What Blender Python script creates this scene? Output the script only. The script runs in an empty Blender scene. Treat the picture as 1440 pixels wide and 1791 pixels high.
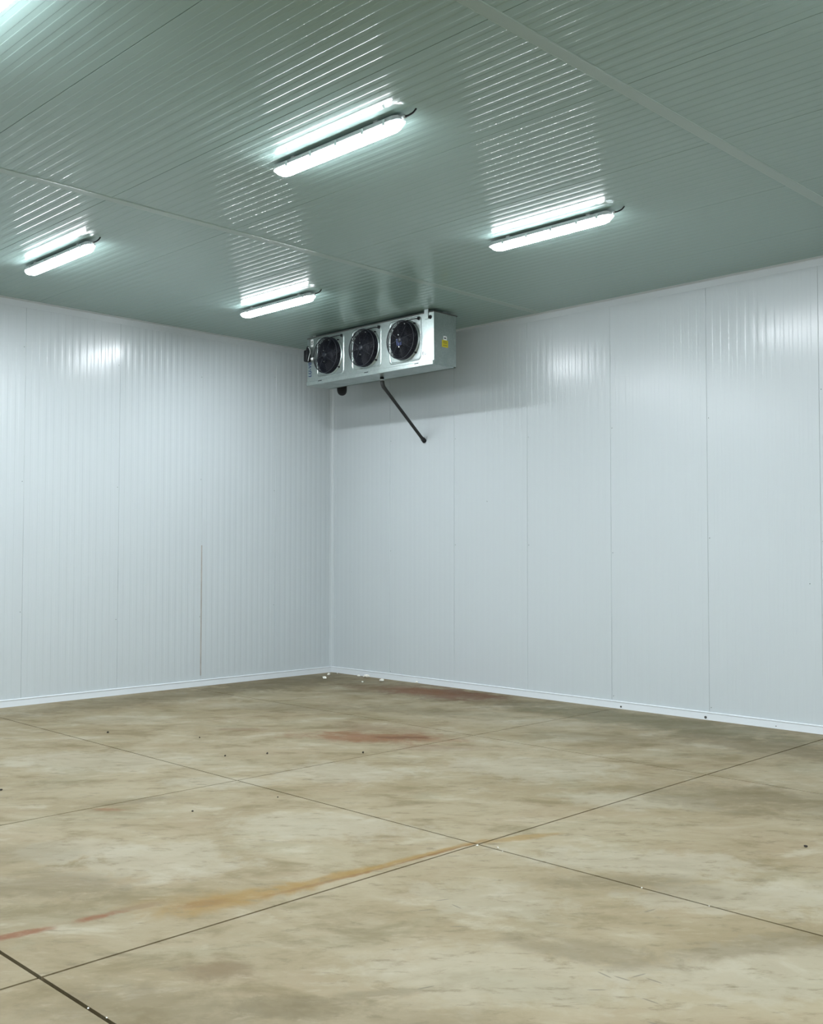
import bpy, bmesh, math, random
from mathutils import Matrix, Vector
PI = math.pi
rnd = random.Random(7)
scn = bpy.context.scene
col = scn.collection

# ------------------------------------------------------------------ camera
cam_data = bpy.data.cameras.new('camera')
cam = bpy.data.objects.new('camera', cam_data); col.objects.link(cam)
FPX = 1810.43
cam_data.sensor_fit = 'VERTICAL'
cam_data.sensor_height = 24.0
cam_data.lens = 24.0 * FPX / 1791.0
cam_data.clip_start = 0.05; cam_data.clip_end = 100
R = Matrix(((0.7099991, 0.0254690, 0.7037419), (0.7042017, -0.0272763, -0.7094759), (0.0011259, 0.9993034, -0.0373015)))
# columns: camera right, up, backwards in world space
cam.matrix_world = Matrix.Translation((10.96925, -9.48256, 1.68529)) @ R.to_4x4()
scn.camera = cam

# ------------------------------------------------------------------ world, exposure
w = bpy.data.worlds.new('world'); scn.world = w; w.use_nodes = True
w.node_tree.nodes['Background'].inputs[0].default_value = (0.02, 0.022, 0.022, 1)
w.node_tree.nodes['Background'].inputs[1].default_value = 0.2
vs = scn.view_settings
vs.view_transform = 'Standard'; vs.look = 'None'; vs.gamma = 1.0; vs.use_curve_mapping = False
vs.exposure = 0.0
scn.cycles.use_denoising = True
scn.cycles.max_bounces = 14; scn.cycles.diffuse_bounces = 10; scn.cycles.glossy_bounces = 5
scn.cycles.sample_clamp_indirect = 8.0
LAMP_COLOR = (0.895, 0.95, 1.0)
LAMP_STRENGTH = 248.0
LAMP_SIDE = 50.0

# ------------------------------------------------------------------ room numbers (metres)
ZC = 4.425                       # ceiling height
XB, YB = 15.25, 12.36            # room size: x 0..XB, y -YB..0
C_BREAKS = [0.0, 3.676, 7.605, 11.53, XB]
C_SEAMS = [0.0] + [0.915 + 1.1425 * i for i in range(10)] + [YB]
W_SEAMS_R = [0.0] + [1.159 + 1.15 * i for i in range(13)]
W_SEAMS_R = [s for s in W_SEAMS_R if s < XB - .2] + [XB]
W_SEAMS_L = [0.0] + [0.995 + 1.15 * i for i in range(11)]
W_SEAMS_L = [s for s in W_SEAMS_L if s < YB - .2] + [YB]

# ------------------------------------------------------------------ materials
class NT:
    def __init__(s, name):
        s.m = bpy.data.materials.new(name); s.m.use_nodes = True
        s.t = s.m.node_tree; s.b = s.t.nodes['Principled BSDF']
    def n(s, typ, **kw):
        nd = s.t.nodes.new(typ)
        for k, v in kw.items(): setattr(nd, k, v)
        return nd
    def put(s, sock, v):
        if isinstance(v, bpy.types.NodeSocket): s.t.links.new(v, sock)
        elif v is not None: sock.default_value = v
    def math(s, op, a, b=None, c=None, clamp=False):
        nd = s.n('ShaderNodeMath', operation=op); nd.use_clamp = clamp
        for i, v in enumerate((a, b, c)): s.put(nd.inputs[i], v) if v is not None else None
        return nd.outputs[0]
    def mix(s, f, a, b, mode='MIX'):
        nd = s.n('ShaderNodeMix', data_type='RGBA', blend_type=mode)
        s.put(nd.inputs[0], f)
        for i, v in ((6, a), (7, b)):
            s.put(nd.inputs[i], (*v, 1) if isinstance(v, tuple) and len(v) == 3 else v)
        return nd.outputs[2]
    def pos(s):
        return s.n('ShaderNodeNewGeometry').outputs['Position']
    def mapping(s, v, scale=(1, 1, 1), rot=(0, 0, 0), loc=(0, 0, 0)):
        nd = s.n('ShaderNodeMapping'); s.put(nd.inputs[0], v)
        nd.inputs[1].default_value = loc; nd.inputs[2].default_value = rot; nd.inputs[3].default_value = scale
        return nd.outputs[0]
    def noise(s, v, scale, detail=4, rough=.55, dist=0.0):
        nd = s.n('ShaderNodeTexNoise'); s.put(nd.inputs['Vector'], v)
        nd.inputs['Scale'].default_value = scale; nd.inputs['Detail'].default_value = detail
        nd.inputs['Roughness'].default_value = rough; nd.inputs['Distortion'].default_value = dist
        return nd.outputs['Fac']
    def ss(s, v, lo, hi, a=0.0, b=1.0):
        nd = s.n('ShaderNodeMapRange', interpolation_type='SMOOTHSTEP')
        s.put(nd.inputs[0], v)
        for i, x in enumerate((lo, hi, a, b)): nd.inputs[i + 1].default_value = x
        return nd.outputs[0]

def lin(r, g, b):
    f = lambda c: (c / 255 / 12.92) if c / 255 <= .04045 else ((c / 255 + .055) / 1.055) ** 2.4
    return (f(r), f(g), f(b))

def simple(name, c, rough=.5, metal=0.0, spec=.5, noise=0.0, nscale=20.0):
    t = NT(name)
    b = t.b.inputs
    b['Roughness'].default_value = rough; b['Metallic'].default_value = metal
    b['Specular IOR Level'].default_value = spec
    if noise:
        f = t.noise(t.n('ShaderNodeTexCoord').outputs['Object'], nscale, 4)
        t.put(b['Base Color'], t.mix(f, tuple(x * (1 - noise) for x in c), tuple(min(1, x * (1 + noise)) for x in c)))
    else:
        b['Base Color'].default_value = (*c, 1)
    return t.m

def painted_steel(name, c, rough, spec=.4):
    t = NT(name); p = t.pos()
    f = t.noise(p, 0.6, 2)
    cc = t.mix(t.ss(f, .2, .8), tuple(x * .985 for x in c), c)
    t.put(t.b.inputs['Base Color'], cc)
    t.put(t.b.inputs['Roughness'], t.ss(f, .2, .8, rough * .92, rough * 1.08))
    t.b.inputs['Specular IOR Level'].default_value = spec
    return t.m

M_WALL = painted_steel('white_painted_steel', (0.508, 0.552, 0.57), .22)
M_CEIL = painted_steel('shade_toned_ceiling_steel', (0.262, 0.368, 0.345), .15, .4)  # ceiling's shade and its teal cast are put into this darker panel colour
M_STRIP = painted_steel('ceiling_strip_steel', (0.30, 0.39, 0.365), .2, .4)  # same built-in shade, lightened overall for edges that catch the lamps
M_TRIM = painted_steel('white_trim_steel', (0.66, 0.70, 0.73), .3)
M_BACK = simple('joint_backing', (0.50, 0.53, 0.52), .7)
M_SEAL = simple('dirty_sealant', (0.36, 0.34, 0.31), .6, noise=.3, nscale=9)
M_BLACK = simple('black_plastic', (0.007, 0.008, 0.010), .6, spec=.3)
M_FOAMBLK = simple('black_pipe_foam', (0.010, 0.011, 0.013), .85, noise=.3)
M_PIPE = simple('dark_grey_pipe', (0.016, 0.018, 0.017), .6, noise=.3)
M_FAN = simple('black_fan_steel', (0.006, 0.007, 0.013), .55, spec=.3)
M_WIRE = simple('black_wire', (0.012, 0.015, 0.022), .5)
M_MOTOR = simple('blue_motor_disc', (0.07, 0.10, 0.27), .4)
M_GREY = simple('grey_polycarbonate', (0.42, 0.45, 0.45), .45)
M_CLIP = simple('clip_steel', (0.55, 0.57, 0.57), .3, metal=1)
M_CLEAR = simple('frosted_white_plastic', (0.85, 0.88, 0.88), .25)
M_WHITE = simple('white_sticker', (0.85, 0.87, 0.86), .5)
M_YEL = simple('yellow_sticker', (0.62, 0.52, 0.02), .5)
M_INK = simple('dark_ink', (0.03, 0.035, 0.05), .6)
M_BLUE = simple('blue_ink', (0.02, 0.045, 0.13), .5)
M_LOGOW = simple('pale_ink', (0.62, 0.70, 0.72), .5)
M_FOAM = simple('white_foam', (0.86, 0.85, 0.78), .9)
M_DARKBIT = simple('dark_crumb', (0.03, 0.024, 0.018), .9)
M_HOLE = simple('dark_notch', (0.08, 0.085, 0.08), .9)

def galvanised():
    t = NT('galvanised_steel'); p = t.n('ShaderNodeTexCoord').outputs['Object']
    v = t.n('ShaderNodeTexVoronoi'); t.put(v.inputs['Vector'], p); v.inputs['Scale'].default_value = 45
    f = t.noise(p, 6, 5)
    c = t.mix(v.outputs['Distance'], (0.34, 0.40, 0.385), (0.43, 0.48, 0.465))
    c = t.mix(t.ss(f, .35, .7, 0, .5), c, (0.30, 0.36, 0.34))
    t.put(t.b.inputs['Base Color'], c)
    t.b.inputs['Metallic'].default_value = .8
    t.put(t.b.inputs['Roughness'], t.ss(f, .3, .7, .30, .42))
    return t.m
M_GALV = galvanised()

def lamp_glow(name, strength):
    t = NT(name)
    t.b.inputs['Base Color'].default_value = (.9, .93, .93, 1)
    t.b.inputs['Roughness'].default_value = .35
    t.b.inputs['Emission Color'].default_value = (*LAMP_COLOR, 1)
    t.b.inputs['Emission Strength'].default_value = strength
    return t.m
M_GLOW = [lamp_glow('glowing_diffuser', LAMP_STRENGTH), lamp_glow('glowing_diffuser_side', LAMP_SIDE)]
M_ENDGLOW = lamp_glow('dim_diffuser_end', 1.0)

# stains, pale patches and scuffs of the slab: x, y, half length, half width, angle (deg), colour, strength, softness
RUST = (0.21, 0.09, 0.025); RED = (0.31, 0.135, 0.048); ORANGE = (0.40, 0.26, 0.06)
OLIVE = (0.22, 0.185, 0.095); PALE = (0.60, 0.59, 0.50); PINK = (0.27, 0.205, 0.105); GREENISH = (0.24, 0.235, 0.14)
STAINS = [
    (2.55, -0.46, 1.0, .48, 0, RUST, .95), (2.2, -0.55, .7, .35, 5, RED, .6), (2.9, -0.30, .55, .16, 0, RUST, .9), (1.7, -0.75, .8, .3, 10, RUST, .35),
    (4.15, -3.0, .85, .30, 35, RED, .85), (4.3, -2.85, .35, .09, 45, RUST, 1.0), (3.75, -2.7, .6, .3, 20, RUST, .35),
    (4.9, -2.95, .5, .18, 40, RUST, .35),
    (6.93, -5.40, .62, .045, 86, ORANGE, .85), (6.87, -5.95, .50, .075, 84, ORANGE, .8), (6.80, -6.40, .42, .12, 78, ORANGE, .8),
    (6.70, -6.65, .40, .20, 70, ORANGE, .42), (6.96, -5.30, .60, .018, 87, (.30, .15, .03), .8), (6.90, -6.05, .42, .022, 83, (.30, .15, .03), .55), (6.74, -6.62, .16, .05, 70, (.30, .16, .04), .5), (7.09, -4.68, .34, .05, 66, ORANGE, .65), (6.55, -6.95, .30, .04, 82, RUST, .35),
    (6.55, -7.06, .14, .045, 80, RED, 1.0), (6.50, -7.42, .18, .04, 78, RED, 1.0),
    (4.78, -6.04, .13, .05, 40, RED, .7), (4.70, -5.80, .35, .10, 70, OLIVE, .5), (2.95, -3.6, .3, .1, 40, RUST, .4),
    (7.46, -7.02, .19, .13, 40, PINK, .9), (7.33, -6.93, .06, .04, 30, PINK, .4),
    (7.95, -7.00, .35, .10, 45, OLIVE, .55), (8.05, -6.76, .28, .06, 60, OLIVE, .5), (7.50, -7.45, .55, .22, 40, OLIVE, .45),
    (8.30, -6.85, .5, .2, 45, OLIVE, .3), (5.95, -7.05, .5, .25, 45, OLIVE, .5), (5.3, -6.9, .5, .2, 45, OLIVE, .35),
    (0.55, -3.0, .5, 2.2, 0, OLIVE, .6), (0.5, -1.2, .7, 1.3, 0, OLIVE, .7), (2.4, -.55, 2.5, .5, 0, OLIVE, .55),
    (5.3, -.5, 2.2, .5, 0, GREENISH, .75), (6.9, -.95, 1.2, .45, 0, OLIVE, .6), (7.45, -2.9, .7, .5, 20, OLIVE, .55),
    (8.1, -2.6, .8, .6, 0, OLIVE, .4), (7.95, -4.95, .45, .13, 45, OLIVE, .5), (8.4, -5.8, .45, .16, 20, OLIVE, .5),
    (8.25, -4.85, .4, .18, 30, OLIVE, .35), (8.95, -5.1, .8, .14, 60, OLIVE, .5), (5.6, -1.6, .8, .35, 20, OLIVE, .35),
    (1.8, -1.1, .6, .3, 30, OLIVE, .4), (2.3, -2.4, .9, .4, 40, OLIVE, .4), (3.4, -1.6, 1.0, .3, 20, OLIVE, .4),
    (5.0, -4.2, .6, .45, 40, PALE, .55), (5.9, -3.1, .9, .5, 35, PALE, .5), (6.1, -5.3, .7, .35, 30, PALE, .5),
    (7.85, -4.55, .8, .30, 35, PALE, .55), (8.5, -4.75, .6, .28, 40, PALE, .55), (9.0, -5.45, .7, .35, 60, PALE, .55),
    (8.25, -6.3, .6, .35, 40, PALE, .4), (6.0, -6.4, .6, .4, 40, PALE, .5), (5.5, -6.6, .4, .25, 40, PALE, .45),
    (3.3, -5.3, .9, .5, 45, PALE, .5), (4.6, -5.1, .5, .2, 45, PALE, .5), (1.7, -2.7, .5, .25, 45, PALE, .4), (1.6, -4.2, .7, .3, 45, PALE, .3),
    (7.1, -3.4, .6, .3, 30, PALE, .5), (4.7, -1.3, .9, .3, 30, PALE, .3), (7.7, -5.6, .5, .3, 30, PALE, .4), (8.9, -4.2, .7, .2, 45, PALE, .4),
]
SCUFFS = [(7.55, -5.94, 60), (7.51, -5.78, 65), (7.62, -5.80, -10), (7.80, -5.99, 45), (8.57, -5.97, -10), (8.64, -5.95, 5), (8.67, -5.88, 75), (8.74, -5.88, 0),
          (8.15, -6.56, 70), (8.63, -6.11, 45), (8.83, -6.05, 0), (7.35, -4.35, 10), (5.9, -5.95, 60), (6.1, -5.75, 55), (8.95, -6.2, 10), (8.3, -5.2, 80)]

KF = .475
def K(r, g, b): return (r * KF * 1.07, g * KF * .985, b * KF * .86)
def concrete():
    t = NT('stained_concrete'); p = t.pos()
    big = t.noise(t.mapping(p, (1, 1, 0), loc=(3.1, 1.7, 0)), .75, 7, .62, .9)
    diag = t.mapping(p, (1, 1, 0), rot=(0, 0, -.785))       # trowel strokes run diagonally over the slab
    mid = t.noise(t.mapping(diag, (.75, 1.25, 0)), 2.4, 9, .64, .35)
    fine = t.noise(t.mapping(diag, (.8, 1.9, 0), loc=(5, 2, 0)), 7.5, 9, .70, .3)
    grit = t.noise(p, 70, 3, .7)
    tan = K(0.40, 0.345, 0.215); light = K(0.52, 0.475, 0.345); dark = K(0.27, 0.225, 0.115)
    c = t.mix(t.ss(big, .36, .66), tan, light)
    hue = t.noise(t.mapping(diag, (.8, 1.3, 0), loc=(7, 3, 0)), 1.3, 7, .62, .5)
    c = t.mix(t.ss(hue, .52, .66, 0, .55), c, K(0.40, 0.385, 0.27))
    c = t.mix(t.ss(hue, .34, .48, .5, 0), c, K(0.45, 0.375, 0.25))
    c = t.mix(t.ss(mid, .50, .68, 0, .75), c, dark)
    c = t.mix(t.ss(mid, .32, .46, .8, 0), c, K(0.60, 0.575, 0.46))
    warp = t.math('SUBTRACT', t.noise(p, 3.0, 6, .65, .8), .5)
    warp2 = t.math('SUBTRACT', t.noise(t.mapping(p, loc=(9, 4, 0)), 9.0, 5, .65), .5)
    wv = t.math('ADD', t.math('MULTIPLY', warp, 1.9), t.math('MULTIPLY', warp2, 1.1))
    sep = t.n('ShaderNodeSeparateXYZ'); t.put(sep.inputs[0], p)
    X, Y = sep.outputs[0], sep.outputs[1]
    def mask(x, y, a, b, ang, wob, lo, hi):
        ca, sa = math.cos(math.radians(ang)), math.sin(math.radians(ang))
        u = t.math('MULTIPLY_ADD', X, ca / a, t.math('MULTIPLY_ADD', Y, sa / a, -(x * ca + y * sa) / a))
        v = t.math('MULTIPLY_ADD', X, -sa / b, t.math('MULTIPLY_ADD', Y, ca / b, -(-x * sa + y * ca) / b))
        d = t.math('SQRT', t.math('ADD', t.math('MULTIPLY', u, u), t.math('MULTIPLY', v, v)))
        if wob: d = t.math('MULTIPLY_ADD', wv, wob, d)
        return t.ss(d, lo, hi, 1, 0)
    for (x, y, a, b, ang, cc, st) in sorted(STAINS, key=lambda s: 0 if s[5] is PALE else 1 if s[5] in (OLIVE, GREENISH) else 2):
        m = mask(x, y, a, b, ang, 1.0, *((.55, 1.05) if cc is PALE else (.35, 1.15)))
        c = t.mix(t.math('MULTIPLY', m, st), c, K(*cc))
    c = t.mix(t.ss(fine, .52, .70, 0, .75), c, K(0.25, 0.21, 0.12))
    c = t.mix(t.ss(fine, .28, .46, .5, 0), c, K(0.58, 0.54, 0.41))
    c = t.mix(t.ss(grit, .55, .8, 0, .12), c, (0.2, 0.17, 0.1))
    for (x, y, ang) in SCUFFS:
        m = mask(x, y, .045, .006, ang, .1, .6, 1.0)
        c = t.mix(t.math('MULTIPLY', m, .65), c, (0.10, 0.085, 0.06))
    t.put(t.b.inputs['Base Color'], c)
    t.put(t.b.inputs['Roughness'], t.ss(mid, .3, .7, .52, .68))
    t.b.inputs['Specular IOR Level'].default_value = .35
    bp = t.n('ShaderNodeBump'); bp.inputs['Strength'].default_value = .12; bp.inputs['Distance'].default_value = .004
    t.put(bp.inputs['Height'], fine); t.put(t.b.inputs['Normal'], bp.outputs[0])
    return t.m
M_CONC = concrete()
M_JOINT = simple('saw_cut_fill', (0.02, 0.018, 0.012), .9)

# ------------------------------------------------------------------ helpers
def link(name, bm, mat, parent=None, smooth=False):
    me = bpy.data.meshes.new(name)
    bmesh.ops.recalc_face_normals(bm, faces=bm.faces) if False else None
    bm.to_mesh(me); bm.free()
    for m in (mat if isinstance(mat, (list, tuple)) else [mat]): me.materials.append(m)
    if smooth:
        for f in me.polygons: f.use_smooth = True
    o = bpy.data.objects.new(name, me); col.objects.link(o)
    if parent: o.parent = parent
    return o

def thing(name, label, cat, loc=(0, 0, 0), group=None):
    o = bpy.data.objects.new(name, None); col.objects.link(o); o.location = loc
    o.empty_display_size = .1
    o['label'] = label; o['category'] = cat
    if group: o['group'] = group
    return o

def tag(o, label, cat, group=None):
    o['label'] = label; o['category'] = cat
    if group: o['group'] = group
    return o

def box(bm, x0, x1, y0, y1, z0, z1, bevel=0.0, seg=1):
    v = [bm.verts.new(p) for p in ((x0, y0, z0), (x1, y0, z0), (x1, y1, z0), (x0, y1, z0), (x0, y0, z1), (x1, y0, z1), (x1, y1, z1), (x0, y1, z1))]
    fs = [bm.faces.new([v[i] for i in q]) for q in ((3, 2, 1, 0), (4, 5, 6, 7), (0, 1, 5, 4), (1, 2, 6, 5), (2, 3, 7, 6), (3, 0, 4, 7))]
    if bevel:
        es = list({e for f in fs for e in f.edges})
        bmesh.ops.bevel(bm, geom=es, offset=bevel, segments=seg, affect='EDGES', profile=.5)
    return bm

def boxbm(*a, **k): return box(bmesh.new(), *a, **k)

def tube(bm, pts, r, n=10, cap=True):
    pts = [Vector(p) for p in pts]; rings = []
    rs = r if isinstance(r, (list, tuple)) else [r] * len(pts)
    up = None
    for i, p in enumerate(pts):
        d = (pts[min(i + 1, len(pts) - 1)] - pts[max(i - 1, 0)]).normalized()
        if up is None:
            up = d.orthogonal().normalized()
        up = (up - d * up.dot(d)).normalized(); s = d.cross(up)
        rings.append([bm.verts.new(p + (up * math.cos(2 * PI * k / n) + s * math.sin(2 * PI * k / n)) * rs[i]) for k in range(n)])
    for a, b in zip(rings, rings[1:]):
        for k in range(n): bm.faces.new((a[k], a[(k + 1) % n], b[(k + 1) % n], b[k]))
    if cap:
        bm.faces.new(rings[0][::-1]); bm.faces.new(rings[-1])
    return bm

def smooth_path(pts, n=6):
    P = [Vector(p) for p in pts]; out = []
    for i in range(len(P) - 1):
        p0 = P[max(i - 1, 0)]; p1 = P[i]; p2 = P[i + 1]; p3 = P[min(i + 2, len(P) - 1)]
        for k in range(n):
            t = k / n
            out.append(.5 * ((2 * p1) + (p2 - p0) * t + (2 * p0 - 5 * p1 + 4 * p2 - p3) * t * t + (3 * p1 - p0 - 3 * p2 + p3) * t ** 3))
    return out + [P[-1]]

def ring(bm, c, rad, wire, n=32, m=6, axis='y'):
    R_ = []
    for i in range(n):
        a = 2 * PI * i / n; row = []
        for k in range(m):
            b = 2 * PI * k / m; rr = rad + wire * math.cos(b)
            row.append(bm.verts.new((c[0] + rr * math.cos(a), c[1] + wire * math.sin(b), c[2] + rr * math.sin(a))))
        R_.append(row)
    for i in range(n):
        for k in range(m):
            bm.faces.new((R_[i][k], R_[i][(k + 1) % m], R_[(i + 1) % n][(k + 1) % m], R_[(i + 1) % n][k]))

def lathe_y(bm, c, prof, n=36):
    """profile of (radius, y) turned round an axis along y"""
    rows = [[bm.verts.new((c[0] + r * math.cos(2 * PI * i / n), c[1] + y, c[2] + r * math.sin(2 * PI * i / n))) for i in range(n)] for r, y in prof]
    for a, b in zip(rows, rows[1:]):
        for i in range(n): bm.faces.new((a[i], b[i], b[(i + 1) % n], a[(i + 1) % n]))
    return rows

def extrude_profile(bm, prof, fn, s0, s1):
    """open/closed profile of 2D points swept along s; fn(u, v, s) -> xyz"""
    a = [bm.verts.new(fn(u, v, s0)) for u, v in prof]; b = [bm.verts.new(fn(u, v, s1)) for u, v in prof]
    n = len(prof)
    for i in range(n): bm.faces.new((a[i], a[(i + 1) % n], b[(i + 1) % n], b[i]))
    bm.faces.new(a[::-1]); bm.faces.new(b)

# ------------------------------------------------------------------ ribbed sandwich panels
PITCH = 0.0885; RIB_D = 0.0010; RIB_S = 0.0058; GAP = 0.003; DEPTH = 0.005; WAVE = .0004
def panel_profile(u0, u1):
    """cross section of a micro-ribbed panel: points (u, h), h measured out of the plane"""
    a, b = u0 + GAP / 2, u1 - GAP / 2
    pts = [(a, -DEPTH), (a, -.0015), (a + .002, 0)]
    n = max(1, int((b - a - .03) / PITCH)); off = ((b - a) - n * PITCH) / 2
    def slope(u, s):            # s=+1 down into the groove, -1 back up
        out = []
        for k in range(7):
            t = k / 6; h = RIB_D * (.5 - .5 * math.cos(PI * t))
            out.append((u + RIB_S * (t - .5), -h if s > 0 else -RIB_D + h))
        return out
    for i in range(n):
        u = a + off + i * PITCH
        pts += [(u + PITCH * f, 0) for f in (.02, .08, .14, .20)]
        pts += slope(u + PITCH * .30, 1) + [(u + PITCH * f, -RIB_D) for f in (.42, .51, .60)] + slope(u + PITCH * .72, -1)
        pts += [(u + PITCH * f, 0) for f in (.84, .90, .96)]
    # the bands between the grooves are very slightly bowed
    pts = [(p, h + WAVE * (math.cos(2 * PI * ((p - a - off) / PITCH - .01)) - 1) * .5 if 2 < k else h) for k, (p, h) in enumerate(pts)]
    pts += [(b - .002, 0), (b, -.0015), (b, -DEPTH)]
    return pts

def panel(name, parent, mat, prof, fn, s0, s1, flip):
    bm = bmesh.new()
    rows = []
    for s in (s0, s1): rows.append([bm.verts.new(fn(u, h, s)) for u, h in prof])
    for i in range(len(prof) - 1):
        q = (rows[0][i], rows[0][i + 1], rows[1][i + 1], rows[1][i])
        bm.faces.new(q[::-1] if flip else q)
    o = link(name, bm, mat, parent, smooth=True)
    # keep the folded edges crisp
    me = o.data
    me.set_sharp_from_angle(angle=math.radians(28)) if hasattr(me, 'set_sharp_from_angle') else None
    return o

def struct(o):
    o['kind'] = 'structure'; return o

# walls: slab behind + panels as parts
wall_right = struct(link('wall_right', boxbm(-.12, XB + .12, DEPTH, .12, 0, ZC), M_BACK))
for a, b in zip(W_SEAMS_R, W_SEAMS_R[1:]):
    panel('wall_panel', wall_right, M_WALL, panel_profile(a, b), lambda u, h, s: (u, -h, s), 0.002, ZC - .002, False)
wall_left = struct(link('wall_left', boxbm(-.12, -DEPTH, -YB - .12, DEPTH, 0, ZC), M_BACK))
for a, b in zip(W_SEAMS_L, W_SEAMS_L[1:]):
    panel('wall_panel', wall_left, M_WALL, panel_profile(a, b), lambda u, h, s: (h, -u, s), 0.002, ZC - .002, True)
wall_front = struct(link('wall_front', boxbm(-.12, XB + .12, -YB - .12, -YB - DEPTH, 0, ZC), M_BACK))
for a, b in zip(W_SEAMS_R, W_SEAMS_R[1:]):
    panel('wall_panel', wall_front, M_WALL, panel_profile(a, b), lambda u, h, s: (u, -YB + h, s), 0.002, ZC - .002, True)
wall_back = struct(link('wall_back', boxbm(XB + DEPTH, XB + .12, -YB - .12, DEPTH, 0, ZC), M_BACK))
for a, b in zip(W_SEAMS_L, W_SEAMS_L[1:]):
    panel('wall_panel', wall_back, M_WALL, panel_profile(a, b), lambda u, h, s: (XB - h, -u, s), 0.002, ZC - .002, False)

ceiling = struct(link('ceiling', boxbm(-.12, XB + .12, -YB - .12, .12, ZC + DEPTH, ZC + .12), M_BACK))
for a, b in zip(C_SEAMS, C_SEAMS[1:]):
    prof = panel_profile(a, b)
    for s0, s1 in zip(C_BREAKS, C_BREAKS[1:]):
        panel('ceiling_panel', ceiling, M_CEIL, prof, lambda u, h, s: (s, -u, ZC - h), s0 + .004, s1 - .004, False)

# dirty sealant showing in the third joint of the left wall
link('joint_sealant', boxbm(-.004, .0018, -2.145 - .009, -2.145 + .009, .13, 1.75, bevel=.001), M_SEAL, wall_left)
# rivets down the panel joints, plus three dark specks on the right wall: too small to pick apart
def rivets(name, parent, spots, axis):
    bm = bmesh.new()
    for p in spots:
        r = .005
        if axis == 'y': tube(bm, [(p[0], .001, p[1]), (p[0], -.003, p[1])], [r, r * .6], 8)
        else: tube(bm, [(-.001, p[0], p[1]), (.003, p[0], p[1])], [r, r * .6], 8)
    o = link(name, bm, M_HOLE, parent); o['kind'] = 'stuff'
rivets('joint_rivet', wall_right, [(s + .02, z + rnd.uniform(-.1, .1)) for s in W_SEAMS_R[1:7] for z in (.14, 1.75, 3.1)] + [(.409, 1.396), (6.798, 1.381), (2.844, 2.279)], 'y')
rivets('joint_rivet', wall_left, [(-s - .02, z + rnd.uniform(-.1, .1)) for s in W_SEAMS_L[1:6] for z in (.95, 2.5, 3.9)], 'x')

# floor: bays cut by saw joints
FX = [0.0, 2.27, 4.667, 7.007, 9.48, 11.72, XB]
FY = [0.0, 2.323, 4.945, 7.567, 10.19, YB]
JX = {2.27: .003, 4.667: .011, 7.007: .014, 9.48: .01, 11.72: .01}
JY = {2.323: .011, 4.945: .012, 7.567: .018, 10.19: .01}
floor = struct(link('floor', boxbm(-.12, XB + .12, -YB - .12, .12, -.2, -.02), M_JOINT))
for i in range(len(FX) - 1):
    for j in range(len(FY) - 1):
        x0 = FX[i] + JX.get(FX[i], -.1) / 2; x1 = FX[i + 1] - JX.get(FX[i + 1], -.1) / 2
        y0 = -FY[j + 1] + JY.get(FY[j + 1], -.1) / 2; y1 = -FY[j] - JY.get(FY[j], -.1) / 2
        link('floor_slab', boxbm(x0, x1, y0, y1, -.02, 0), M_CONC, floor)

# skirting, cornices, corner strips, ceiling cover strips
SK = [(0, 0), (.016, 0), (.014, .066), (.018, .070), (.018, .076), (.010, .081), (0, .081)]
def skirting(name, fn, s0, s1):
    bm = bmesh.new(); extrude_profile(bm, SK, fn, s0, s1)
    bmesh.ops.recalc_face_normals(bm, faces=bm.faces)
    return struct(link(name, bm, M_TRIM))
sk_r = skirting('baseboard_right', lambda u, v, s: (s, -u - .0005, v), 0.0, XB)
sk_l = skirting('baseboard_left', lambda u, v, s: (u + .0005, -s, v), 0.0, YB)
skirting('baseboard_front', lambda u, v, s: (s, -YB + u, v), 0.0, XB)
skirting('baseboard_back', lambda u, v, s: (XB - u, -s, v), 0.0, YB)
for x, r in ((4.732, .011), (5.724, .014), (6.46, .005)):
    bm = bmesh.new()
    tube(bm, [(x, -.0135, .024), (x, -.0185, .024)], r, 12)
    link('dark_hole', bm, M_HOLE, sk_r)

CN = [(0, 0), (.006, 0), (.010, -.004), (.012, -.060), (.070, -.002), (.074, 0)]
def trim(name, prof, fn, s0, s1, mat=M_WALL):
    bm = bmesh.new(); extrude_profile(bm, prof, fn, s0, s1)
    bmesh.ops.recalc_face_normals(bm, faces=bm.faces)
    return struct(link(name, bm, mat))
ANG = [(0, 0), (.055, 0), (.055, .003), (.012, .006), (.006, .012), (.003, .075), (0, .075)]     # (from wall, down from ceiling)
trim('trim_1', ANG, lambda u, v, s: (s, -u - .0004, ZC - v - .0004), 0, XB)
trim('trim_2', ANG, lambda u, v, s: (u + .0004, -s, ZC - v - .0004), 0, YB)
trim('trim_3', ANG, lambda u, v, s: (s, -YB + u, ZC - v), 0, XB)
trim('trim_4', ANG, lambda u, v, s: (XB - u, -s, ZC - v), 0, YB)
COR = [(0, 0), (.050, 0), (.050, .003), (.040, .006), (.022, .012), (.012, .022), (.006, .040), (.003, .050), (0, .050)]
trim('trim_5', COR, lambda u, v, s: (u + .0003, -v - .0003, s), .08, ZC - .07)
STRIP = [(-.048, 0), (-.047, .0015), (-.042, .0045), (-.037, .0035), (.037, .0035), (.042, .0045), (.047, .0015), (.048, 0)]
for k, x in enumerate(C_BREAKS[1:-1]):
    trim('trim_%d' % (6 + k), STRIP, lambda u, v, s, x=x: (x + u, -s, ZC - v), .06, YB - .06, M_STRIP)

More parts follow.
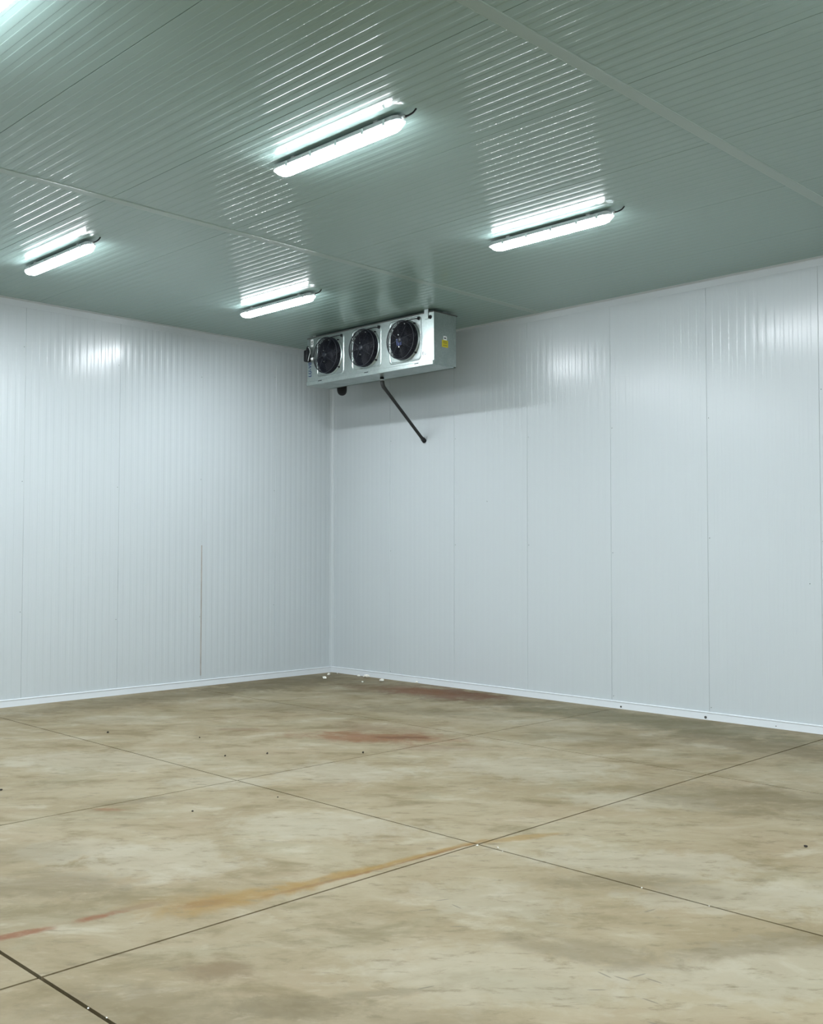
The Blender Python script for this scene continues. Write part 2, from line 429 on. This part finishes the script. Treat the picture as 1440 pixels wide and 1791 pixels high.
# ------------------------------------------------------------------ strip lights
LL = 1.28
def lamp_sections():
    """half-width and depth of the diffuser along its length"""
    xs = [-LL / 2, -LL / 2 + .02, -LL / 2 + .055, -LL / 2 + .10]
    sc = [(.50, .06), (.82, .35), (.97, .80), (1.0, 1.0)]
    st = list(zip(xs, sc)) + [(-x, s) for x, s in reversed(list(zip(xs, sc)))]
    return st
def diffuser_bm(only='glow'):
    bm = bmesh.new(); st = lamp_sections(); W_, D_ = .050, .046
    prof = [(-1, 0), (-.98, .30), (-.90, .66), (-.74, .92), (-.40, 1), (0, 1.02), (.40, 1), (.74, .92), (.90, .66), (.98, .30), (1, 0)]
    sel = st[2:6] if only == 'glow' else (st[:3] if only == 'a' else st[5:])
    rows = [[bm.verts.new((x, u * W_ * sw, -v * D_ * max(sd, .06))) for u, v in prof] for x, (sw, sd) in sel]
    for a, b in zip(rows, rows[1:]):
        for i in range(len(prof) - 1): f = bm.faces.new((a[i], a[i + 1], b[i + 1], b[i])); f.material_index = 0 if 3 <= i <= 6 or only != 'glow' else 1
    if only == 'a': bm.faces.new(rows[0][::-1])
    if only == 'b': bm.faces.new(rows[-1])
    bmesh.ops.recalc_face_normals(bm, faces=bm.faces)
    return bm
def housing_bm():
    bm = bmesh.new()
    st = [(-LL / 2 + .004, .35, .5), (-LL / 2 + .02, .74, .85), (-LL / 2 + .06, .96, 1), (LL / 2 - .06, .96, 1), (LL / 2 - .02, .74, .85), (LL / 2 - .004, .35, .5)]
    prof = [(-1, 0), (-1.04, .12), (-1.0, .24), (-.86, .45), (-.74, 1), (.74, 1), (.86, .45), (1.0, .24), (1.04, .12), (1, 0)]
    rows = [[bm.verts.new((x, u * .052 * sw, v * .036 * sh)) for u, v in prof] for x, sw, sh in st]
    n = len(prof)
    for a, b in zip(rows, rows[1:]):
        for i in range(n): bm.faces.new((a[i], a[(i + 1) % n], b[(i + 1) % n], b[i]))
    bm.faces.new(rows[0][::-1]); bm.faces.new(rows[-1])
    bmesh.ops.recalc_face_normals(bm, faces=bm.faces)
    return bm
def clip_bm(x, s):
    bm = boxbm(x - .012, x + .012, min(s * .050, s * .0575), max(s * .050, s * .0575), -.016, .022, bevel=.002)
    return bm

ZL = ZC - .016 - .036            # level where housing and diffuser meet
LAMP_LABELS = {
    (0, 0): 'small lit strip light hung nearest the far corner, beside the fan cooler',
    (0, 1): 'small lit strip light at the far left, nearest the left wall',
    (1, 0): 'lit strip light nearest the right wall, right of the fan cooler',
    (1, 1): 'largest lit strip light, in the middle of the ceiling',
}
ROWN = ['first', 'second', 'third', 'fourth']
def lamp(x, y, label):
    t = thing('strip_light', label, 'light fixture', (x, y, ZL), 'strip lights on the ceiling')
    return t
xs_l = [(1.985, 1.97), (5.805, 5.705)]
protos = None
def build_lamp(t):
    link('housing', housing_bm(), M_GREY, t, False)
    link('diffuser', diffuser_bm('glow'), M_GLOW, t, True)
    link('end_cap', diffuser_bm('a'), M_ENDGLOW, t, True)
    link('end_cap', diffuser_bm('b'), M_ENDGLOW, t, True)
    for x in (-.46, -.2, .06, .32, .52):
        for s in (-1, 1): link('clip', clip_bm(x, s), M_CLIP, t)
    for x in (-.42, .42): link('bracket', boxbm(x - .02, x + .02, -.034, .034, .034, .0525, bevel=.002), M_CLIP, t)
    bm = bmesh.new(); tube(bm, [(LL / 2 - .012, 0, .017), (LL / 2 + .022, 0, .017)], [.013, .011], 12)
    link('cable_gland', bm, M_GREY, t, True)
    bm = bmesh.new()
    tube(bm, smooth_path([(LL / 2 + .018, 0, .017), (LL / 2 + .045, .004, .018), (LL / 2 + .075, .014, .030), (LL / 2 + .092, .024, .053)]), .0058, 8)
    link('cable', bm, M_BLACK, t, True)
def copy_thing(src, dst):
    for ch in list(src.children):
        c = ch.copy(); col.objects.link(c); c.parent = dst
lamp_list = []
LX = [1.977, 5.76, 9.54, 13.32]; LY = [-2.525, -5.03, -7.40, -9.9]
EXACT = {(0, 0): (1.97, -2.52), (0, 1): (1.985, -5.06), (1, 0): (5.705, -2.535), (1, 1): (5.805, -5.0)}
proto = None
SIDE = ['by the left wall', 'left of middle', 'right of middle', 'by the back wall']
for j in range(4):
    for i in range(4):
        x, y = EXACT.get((i, j), (LX[i], LY[j]))
        lab = LAMP_LABELS.get((i, j)) or 'strip light outside the view, %s, %s row from right wall' % (SIDE[i], ROWN[j])
        t = lamp(x, y, lab)
        if proto is None: build_lamp(t); proto = t
        else: copy_thing(proto, t)

# ------------------------------------------------------------------ fan cooler
UX0, UX1, UYF, UYB, UZ0, UZ1 = .755, 2.985, -1.08, -.71, 3.785, 4.385
u = thing('fan_cooler', 'galvanised ceiling cooler with three black fans in the far corner', 'cooler')
FANX = (1.20, 1.868, 2.528); FANZ = 4.115; FR = .216
def casing():
    bm = bmesh.new()
    # front plate with three round openings, made from a ring of quads round each opening
    zs0, zs1 = UZ0 + .045, UZ1
    edges = [UX0, (FANX[0] + FANX[1]) / 2, (FANX[1] + FANX[2]) / 2, UX1]
    n = 40
    for k, fx in enumerate(FANX):
        x0, x1 = edges[k], edges[k + 1]
        inner, outer = [], []
        for i in range(n):
            a = 2 * PI * i / n; c, s = math.cos(a), math.sin(a)
            inner.append(bm.verts.new((fx + FR * c, UYF, FANZ + FR * s)))
            tx = ((x1 - fx) / c if c > 1e-9 else (x0 - fx) / c if c < -1e-9 else 1e9)
            tz = ((zs1 - FANZ) / s if s > 1e-9 else (zs0 - FANZ) / s if s < -1e-9 else 1e9)
            tt = min(tx, tz)
            outer.append(bm.verts.new((fx + tt * c, UYF, FANZ + tt * s)))
        for i in range(n):
            j = (i + 1) % n
            bm.faces.new((inner[i], inner[j], outer[j], outer[i]))
        # corners of the tile
        for cx_, cz_ in ((x0, zs0), (x0, zs1), (x1, zs0), (x1, zs1)):
            best = None
            for i in range(n):
                j = (i + 1) % n
                p, q = outer[i].co, outer[j].co
                onx = lambda v: abs(v.x - cx_) < 1e-6; onz = lambda v: abs(v.z - cz_) < 1e-6
                if (onx(p) and onz(q)) or (onz(p) and onx(q)): best = (outer[i], outer[j])
            if best:
                v = bm.verts.new((cx_, UYF, cz_))
                if (best[0].co - v.co).length > 1e-5 and (best[1].co - v.co).length > 1e-5: bm.faces.new((best[0], best[1], v))
    # back, top, bottom
    y0, y1 = UYF, UYB
    def quad(*p): bm.faces.new([bm.verts.new(q) for q in p])
    quad((UX0, y1, UZ0), (UX1, y1, UZ0), (UX1, y1, UZ1), (UX0, y1, UZ1))
    quad((UX0, y0, UZ1), (UX1, y0, UZ1), (UX1, y1, UZ1), (UX0, y1, UZ1))
    quad((UX0, y0, zs0), (UX1, y0, zs0), (UX1, y1, zs0), (UX0, y1, zs0))
    return bm
link('casing', casing(), M_GALV, u)
for x0, x1 in ((UX0 - .0025, UX0 + .0025), (UX1 - .0025, UX1 + .0025)):
    sp = link('side_panel', boxbm(x0, x1, UYF + .001, UYB - .0, UZ0 + .012, UZ1, bevel=.001), M_GALV, u)
    if x0 > 2:
        side = sp
dt = link('drip_tray', boxbm(UX0 - .002, UX1 - .004, UYF - .012, UYB - .03, UZ0, UZ0 + .05, bevel=.004), M_GALV, u)
for x in (1.018, 1.877, 2.724):
    link('slot', boxbm(x - .035, x + .035, UYF - .0135, UYF - .011, UZ0 + .034, UZ0 + .043, bevel=.001), M_BLACK, dt)
# top frame rail and its hangers to the ceiling
link('top_rail', boxbm(UX0, UX1 + .006, UYF - .006, UYF + .02, UZ1 - .002, UZ1 + .010), M_HOLE, u)
link('top_rail', boxbm(UX1 - .02, UX1 + .008, UYF, UYB + .02, UZ1 - .002, UZ1 + .010), M_HOLE, u)
for x in (UX0 + .10, UX1 - .11):
    for y in (UYF + .005, UYB - .06):
        link('hanger', boxbm(x - .03, x + .03, y - .008, y + .04, UZ1 - (.07 if y < -1 else 0), ZC - .001, bevel=.001) if y > -1 else
             boxbm(x - .03, x + .03, *((UYF - .010, UYF - .002) if x > 2 else (UYF + .03, UYF + .038)), UZ1 - (.075 if x > 2 else .01), ZC - .001, bevel=.001), M_GALV, u)
bm = bmesh.new(); tube(bm, [(2.932, UYF + .002, 4.328), (2.932, UYF - .016, 4.328)], [.024, .018], 14)
link('grommet', bm, M_BLACK, u, True)

def fan(cx_):
    # square pressed panel with a raised rim, rounded corners
    bm = bmesh.new()
    hw, hh, rc = .252, .243, .05
    loop = []
    for qx, qz, a0 in ((1, 1, 0), (-1, 1, 90), (-1, -1, 180), (1, -1, 270)):
        for k in range(5):
            a = math.radians(a0 + 90 * k / 4)
            loop.append((cx_ + qx * (hw - rc) + rc * math.cos(a), FANZ + qz * (hh - rc) + rc * math.sin(a)))
    n = len(loop)
    def ringoff(off, y):
        out = []
        for (x, z) in loop:
            dx, dz = x - cx_, z - FANZ
            out.append(bm.verts.new((cx_ + dx * (1 - off / hw), y, FANZ + dz * (1 - off / hh))))
        return out
    rows = [ringoff(-.012, UYF - .0005), ringoff(-.004, UYF - .008), ringoff(.006, UYF - .008), ringoff(.014, UYF - .0005)]
    for a, b in zip(rows, rows[1:]):
        for i in range(n): bm.faces.new((a[i], a[(i + 1) % n], b[(i + 1) % n], b[i]))
    bmesh.ops.recalc_face_normals(bm, faces=bm.faces)
    link('pressed_rim', bm, M_GALV, u, True)
    # bell mouth ring
    bm = bmesh.new()
    lathe_y(bm, (cx_, UYF, FANZ), [(FR + .026, -.0005), (FR + .024, -.012), (FR + .016, -.018), (FR + .010, -.020)])
    bmesh.ops.recalc_face_normals(bm, faces=bm.faces)
    link('fan_ring', bm, M_GALV, u, True)
    bm = bmesh.new()
    lathe_y(bm, (cx_, UYF, FANZ), [(FR + .011, -.0215), (FR + .002, -.018), (FR - .005, -.008), (FR - .006, .13), (.001, .131)])
    link('fan_housing', bm, M_FAN, u, True)
    # rotor: hub and five swept blades
    bm = bmesh.new()
    lathe_y(bm, (cx_, UYF, FANZ), [(.001, -.012), (.045, -.012), (.058, -.006), (.06, .05), (.06, .10)], 24)
    bmesh.ops.recalc_face_normals(bm, faces=bm.faces)
    rotor = link('rotor', bm, M_FAN, u, True)
    for k in range(5):
        bm = bmesh.new(); a0 = 2 * PI * k / 5 + .35
        rowsb = []
        for q in range(6):
            r = .05 + (.155) * q / 5; sweep = .32 * (q / 5) ** 1.4; half = .42 - .06 * q / 5
            row = []
            for s_ in range(5):
                t_ = (s_ / 4 - .5) * 2
                a = a0 + sweep + t_ * half
                row.append(bm.verts.new((cx_ + r * math.cos(a), UYF + .035 + .030 * t_ - .008 * (1 - t_ * t_), FANZ + r * math.sin(a))))
            rowsb.append(row)
        for a, b in zip(rowsb, rowsb[1:]):
            for i in range(4): bm.faces.new((a[i], a[i + 1], b[i + 1], b[i]))
        ret = bmesh.ops.solidify(bm, geom=bm.faces[:], thickness=.003)
        link('blade', bm, M_FAN, rotor, True)
    # wire guard: rings on a shallow dome plus spokes
    bm = bmesh.new()
    GD = .085; RG = FR + .012
    for q in range(13):
        rr = RG * (q + 1.6) / 13.6 * .96
        ring(bm, (cx_, UYF - GD - .012 * (1 - (rr / RG) ** 2), FANZ), rr, .0019, 36, 5)
    for q in range(6):
        ring(bm, (cx_, UYF - GD + .0125 * (q + 1), FANZ), RG * (.975 + .004 * q), .0018, 36, 5)
    ring(bm, (cx_, UYF - GD + .002, FANZ), RG * .97, .0048, 40, 6)
    for k in range(8):
        a = 2 * PI * k / 8 + .2; c, s = math.cos(a), math.sin(a)
        tube(bm, [(cx_ + rr_ * c, y_, FANZ + rr_ * s) for rr_, y_ in ((.03, UYF - GD - .013), (RG * .6, UYF - GD - .009), (RG * .97, UYF - GD), (RG * 1.0, UYF - .004))], .0030, 5)
    lathe_y(bm, (cx_, UYF, FANZ), [(.001, -GD - .016), (.03, -GD - .016), (.034, -GD - .010)], 18)
    g = link('fan_guard', bm, M_WIRE, u, True)
    for k in range(4):
        a = PI / 4 + k * PI / 2 + .05
        bm = bmesh.new()
        p = (cx_ + (RG + .012) * math.cos(a), FANZ + (RG + .012) * math.sin(a))
        tube(bm, [(p[0], UYF - .002, p[1]), (p[0], UYF - .024, p[1])], [.011, .009], 10)
        link('guard_foot', bm, M_BLACK, g, True)
    # motor cable up to the gland in the panel's top corner
    bm = bmesh.new()
    tube(bm, smooth_path([(cx_ + .10, UYF - GD - .01, FANZ + .20), (cx_ + .145, UYF - .06, FANZ + .215), (cx_ + .20, UYF - .03, FANZ + .224), (cx_ + .235, UYF - .002, FANZ + .222)]), .0065, 7)
    tube(bm, [(cx_ + .228, UYF - .001, FANZ + .222), (cx_ + .228, UYF - .028, FANZ + .222)], [.020, .015], 10)
    link('motor_cable', bm, M_BLACK, u, True)
    # two bright fixings on the hub
    for dx, dz in ((-.01, .055), (.0, -.085), (.09, .17)):
        bm = bmesh.new()
        tube(bm, [(cx_ + dx, UYF - GD - .012, FANZ + dz), (cx_ + dx, UYF - GD - .020, FANZ + dz)], .0065, 8)
        link('guard_screw', bm, M_CLIP, g)
    return rotor
rots = [fan(x) for x in FANX]
# blue plate on the hub of the right-hand fan
link('blue_plate', boxbm(2.528 - .125, 2.528 - .045, UYF - .022, UYF - .0125, FANZ - .045, FANZ + .035, bevel=.002), M_MOTOR, rots[2])

# stickers and lettering
def text(body, size, loc, rot, mat, parent, name='lettering', extrude=.0006, shear=0.0, offset=0.0, sx=1.0):
    cu = bpy.data.curves.new(name, 'FONT'); cu.body = body; cu.space_character = 1.12; cu.size = size; cu.extrude = extrude
    cu.align_x = 'CENTER'; cu.align_y = 'CENTER'; cu.shear = shear; cu.offset = offset
    o = bpy.data.objects.new(name, cu); col.objects.link(o)
    dg = bpy.context.evaluated_depsgraph_get()
    me = bpy.data.meshes.new_from_object(o.evaluated_get(dg))
    bpy.data.objects.remove(o); bpy.data.curves.remove(cu)
    me.materials.clear(); me.materials.append(mat)
    r = bpy.data.objects.new(name, me); col.objects.link(r)
    r.location = loc; r.rotation_euler = rot; r.scale = (sx, 1, 1); r.parent = parent
    return r
FACE = (PI / 2, 0, 0)
text('LU-VE', .072, (.812, UYF - .0016, 3.985), (PI / 2, -PI / 2, 0), M_BLUE, u, shear=.15, offset=.002, sx=.92)
st = link('sticker', boxbm(.825, .873, UYF - .0022, UYF - .0002, 4.275, 4.372, bevel=.0008), M_WHITE, u)
text('8', .08, (.849, UYF - .0028, 4.324), FACE, M_INK, st)
text('EU', .055, (2.842, UYF - .0018, 3.928), FACE, M_INK, u)
st = link('sticker', boxbm(UX1 + .0022, UX1 + .0042, -.925, -.868, 4.082, 4.128, bevel=.0006), M_WHITE, side)
link('sticker', boxbm(UX1 + .0022, UX1 + .0042, -.948, -.846, 4.000, 4.082, bevel=.0006), M_YEL, side)
link('sticker_print', boxbm(UX1 + .004, UX1 + .0048, -.915, -.880, 4.098, 4.112), M_INK, side)
for z in (4.062, 4.046, 4.018): link('sticker_print', boxbm(UX1 + .004, UX1 + .0048, -.93, -.865, z, z + .005), M_HOLE, side)

# black junction box with its grey wire on the left of the front
jb = link('junction_box', boxbm(.762, .832, UYF - .075, UYF + .0, 4.085, 4.235, bevel=.018, seg=2), M_BLACK, u, True)
bm = bmesh.new(); tube(bm, [(.80, UYF - .035, 4.225), (.803, UYF - .035, 4.262), (.805, UYF - .030, 4.285)], [.022, .017, .010], 10)
link('cable_gland', bm, M_BLACK, jb, True)
bm = bmesh.new(); tube(bm, smooth_path([(.805, UYF - .036, 4.275), (.845, UYF - .045, 4.25), (.865, UYF - .045, 4.20), (.845, UYF - .05, 4.14), (.83, UYF - .05, 4.09)]), .0055, 7)
link('grey_wire', bm, M_GREY, jb, True)
bm = bmesh.new(); tube(bm, [(.855, UYF - .012, 4.118), (.892, UYF - .012, 4.118)], .020, 10)
link('connector', bm, M_WHITE, jb, True)

# drain pipe from the tray to the wall
dp = thing('drain_pipe', 'thin dark grey drain pipe slanting from under the fan cooler to the right wall', 'pipe', (1.94, -.89, 3.783))
P0 = Vector((1.94, -.89, 3.783))
A = [(0, 0, .0), (.003, 0, -.06), (.006, .005, -.10), (-.006 + .0, .05, -.135)]
end = Vector((1.80, -.012, 3.085)) - P0
bm = bmesh.new()
path = [Vector((0, 0, 0)), Vector((.004, 0, -.05)), Vector((.006, .004, -.085)), Vector((.004, .022, -.115))]
path += [path[-1].lerp(end, t) for t in (.06, .3, .6, .9, 1.0)]
tube(bm, path, [.025, .025, .025, .024, .021, .0205, .0205, .021, .022], 12)
link('pipe', bm, M_PIPE, dp, True)
bm = bmesh.new(); tube(bm, [(.004, 0, -.030), (.004, 0, -.042)], .0275, 14)
link('hose_clamp', bm, M_CLIP, dp, True)
bm = bmesh.new(); tube(bm, [end + Vector((.003, -.03, .025)), end + Vector((0, .011, -.003))], [.028, .030], 12)
link('wall_sleeve', bm, M_FOAMBLK, dp, True)

# insulated suction pipe with its U bend below the cooler
sp = thing('insulated_pipe', 'thick black foam-covered pipe bend hanging below the left end of the fan cooler', 'pipe', (.80, -.535, 3.80))
bm = bmesh.new()
arc = [(.0, -.045 + .105 * (1 - math.cos(a)) * .5, -.005 - .0 - .0) for a in (0,)]
pts = [(0, -.12, .30), (0, -.06, .30), (0, -.02, .27), (0, -.005, .2), (0, 0, .05), (0, .004, .0), (0, .03, -.012), (0, .075, -.012), (0, .10, .0), (0, .105, .05), (0, .11, .2), (0, .13, .26), (0, .2, .30), (0, .4, .30), (0, .62, .30)]
pts = [(-.707 * y_, .707 * y_, z_) for _, y_, z_ in pts[:-2]] + [(-.30, .30, .30), (-.37, .40, .30), (-.385, .47, .30), (-.385, .533, .30)]
tube(bm, smooth_path(pts, 3), .062, 16)
link('pipe_insulation', bm, M_FOAMBLK, sp, True)

# ------------------------------------------------------------------ crumbs on the floor
def crumb(x, y, size, mat, name, label, cat, group, flat=.6):
    bm = bmesh.new(); bmesh.ops.create_icosphere(bm, subdivisions=1, radius=1)
    for v in bm.verts:
        v.co *= rnd.uniform(.7, 1.15)
        size_ = size; v.co.x *= size * rnd.uniform(.95, 1.05); v.co.y *= size * .7; v.co.z *= size * flat
    zmin = min(v.co.z for v in bm.verts)
    for v in bm.verts: v.co.z -= zmin
    o = link(name, bm, mat); o.location = (x, y, .0005); o.rotation_euler[2] = rnd.uniform(0, PI)
    return tag(o, label, cat, group)
G1 = 'foam crumbs on the floor'
for x, y, s, lab in (
    (.29, -.30, .045, 'white foam crumb on the floor just below the room corner'),
    (.56, -.60, .045, 'white foam crumb lying second out from the room corner, left of the others'),
    (.21, -.075, .016, 'tiny white foam crumb closest to the room corner'),
    (.66, -.09, .034, 'small white foam crumb against the right baseboard, left of the largest crumb'),
    (.745, -.075, .022, 'tiny white foam crumb between two larger ones at the right baseboard'),
    (.83, -.10, .055, 'largest white foam crumb, against the right baseboard near the corner'),
    (1.18, -.50, .026, 'small white foam crumb alone on the floor in front of the largest crumb'),
    (1.26, -.24, .045, 'flat white foam crumb to the right of the largest crumb'),
    (1.72, -.06, .034, 'rightmost white foam crumb at the foot of the right wall'),
    (7.03, -4.975, .017, 'white foam crumb where two floor joints cross in the foreground'),
    (7.14, -4.925, .012, 'tiny white crumb just right of the floor joint crossing'),
    (7.20, -4.955, .008, 'tiniest white crumb in the floor joint, right of the crossing'),
    (8.10, -4.953, .010, 'tiny white crumb in the long floor joint at the right'),
    (8.47, -4.955, .008, 'tiny white crumb in the floor joint near the right edge of the photo'),
    (7.40, -7.570, .010, 'tiny white crumb in the wide dark floor joint at the bottom left'),
    (7.52, -7.562, .011, 'white crumb lowest in the wide dark floor joint at the bottom left'),
):
    crumb(x, y, s * (.8 if s > .02 else .55), M_FOAM, 'foam_crumb', lab, 'debris', G1)
G2 = 'dark specks on the floor'
for x, y, s, lab in (
    (2.20, -4.62, .030, 'dark speck on the floor toward the left wall, beyond the long joint'),
    (3.02, -4.17, .018, 'small dark speck in the middle of the left floor bay'),
    (3.87, -4.49, .024, 'dark speck left of a matching one, just beyond the joint crossing'),
    (4.04, -4.19, .024, 'dark speck right of a matching one, just beyond the joint crossing'),
    (3.77, -6.31, .024, 'dark speck on the floor at the left edge of the photo'),
    (4.58, -3.61, .026, 'dark speck beside the floor joint below the red stains'),
    (8.37, -3.67, .024, 'black angular bit on the pale floor near the right edge'),
    (5.22, -5.69, .018, 'small dark speck on the pale floor below the left joint crossing'),
    (5.30, -5.06, .014, 'tiny dark speck close to the long joint, right of the left crossing'),
):
    crumb(x, y, s * .55, M_DARKBIT, 'floor_speck', lab, 'debris', G2)
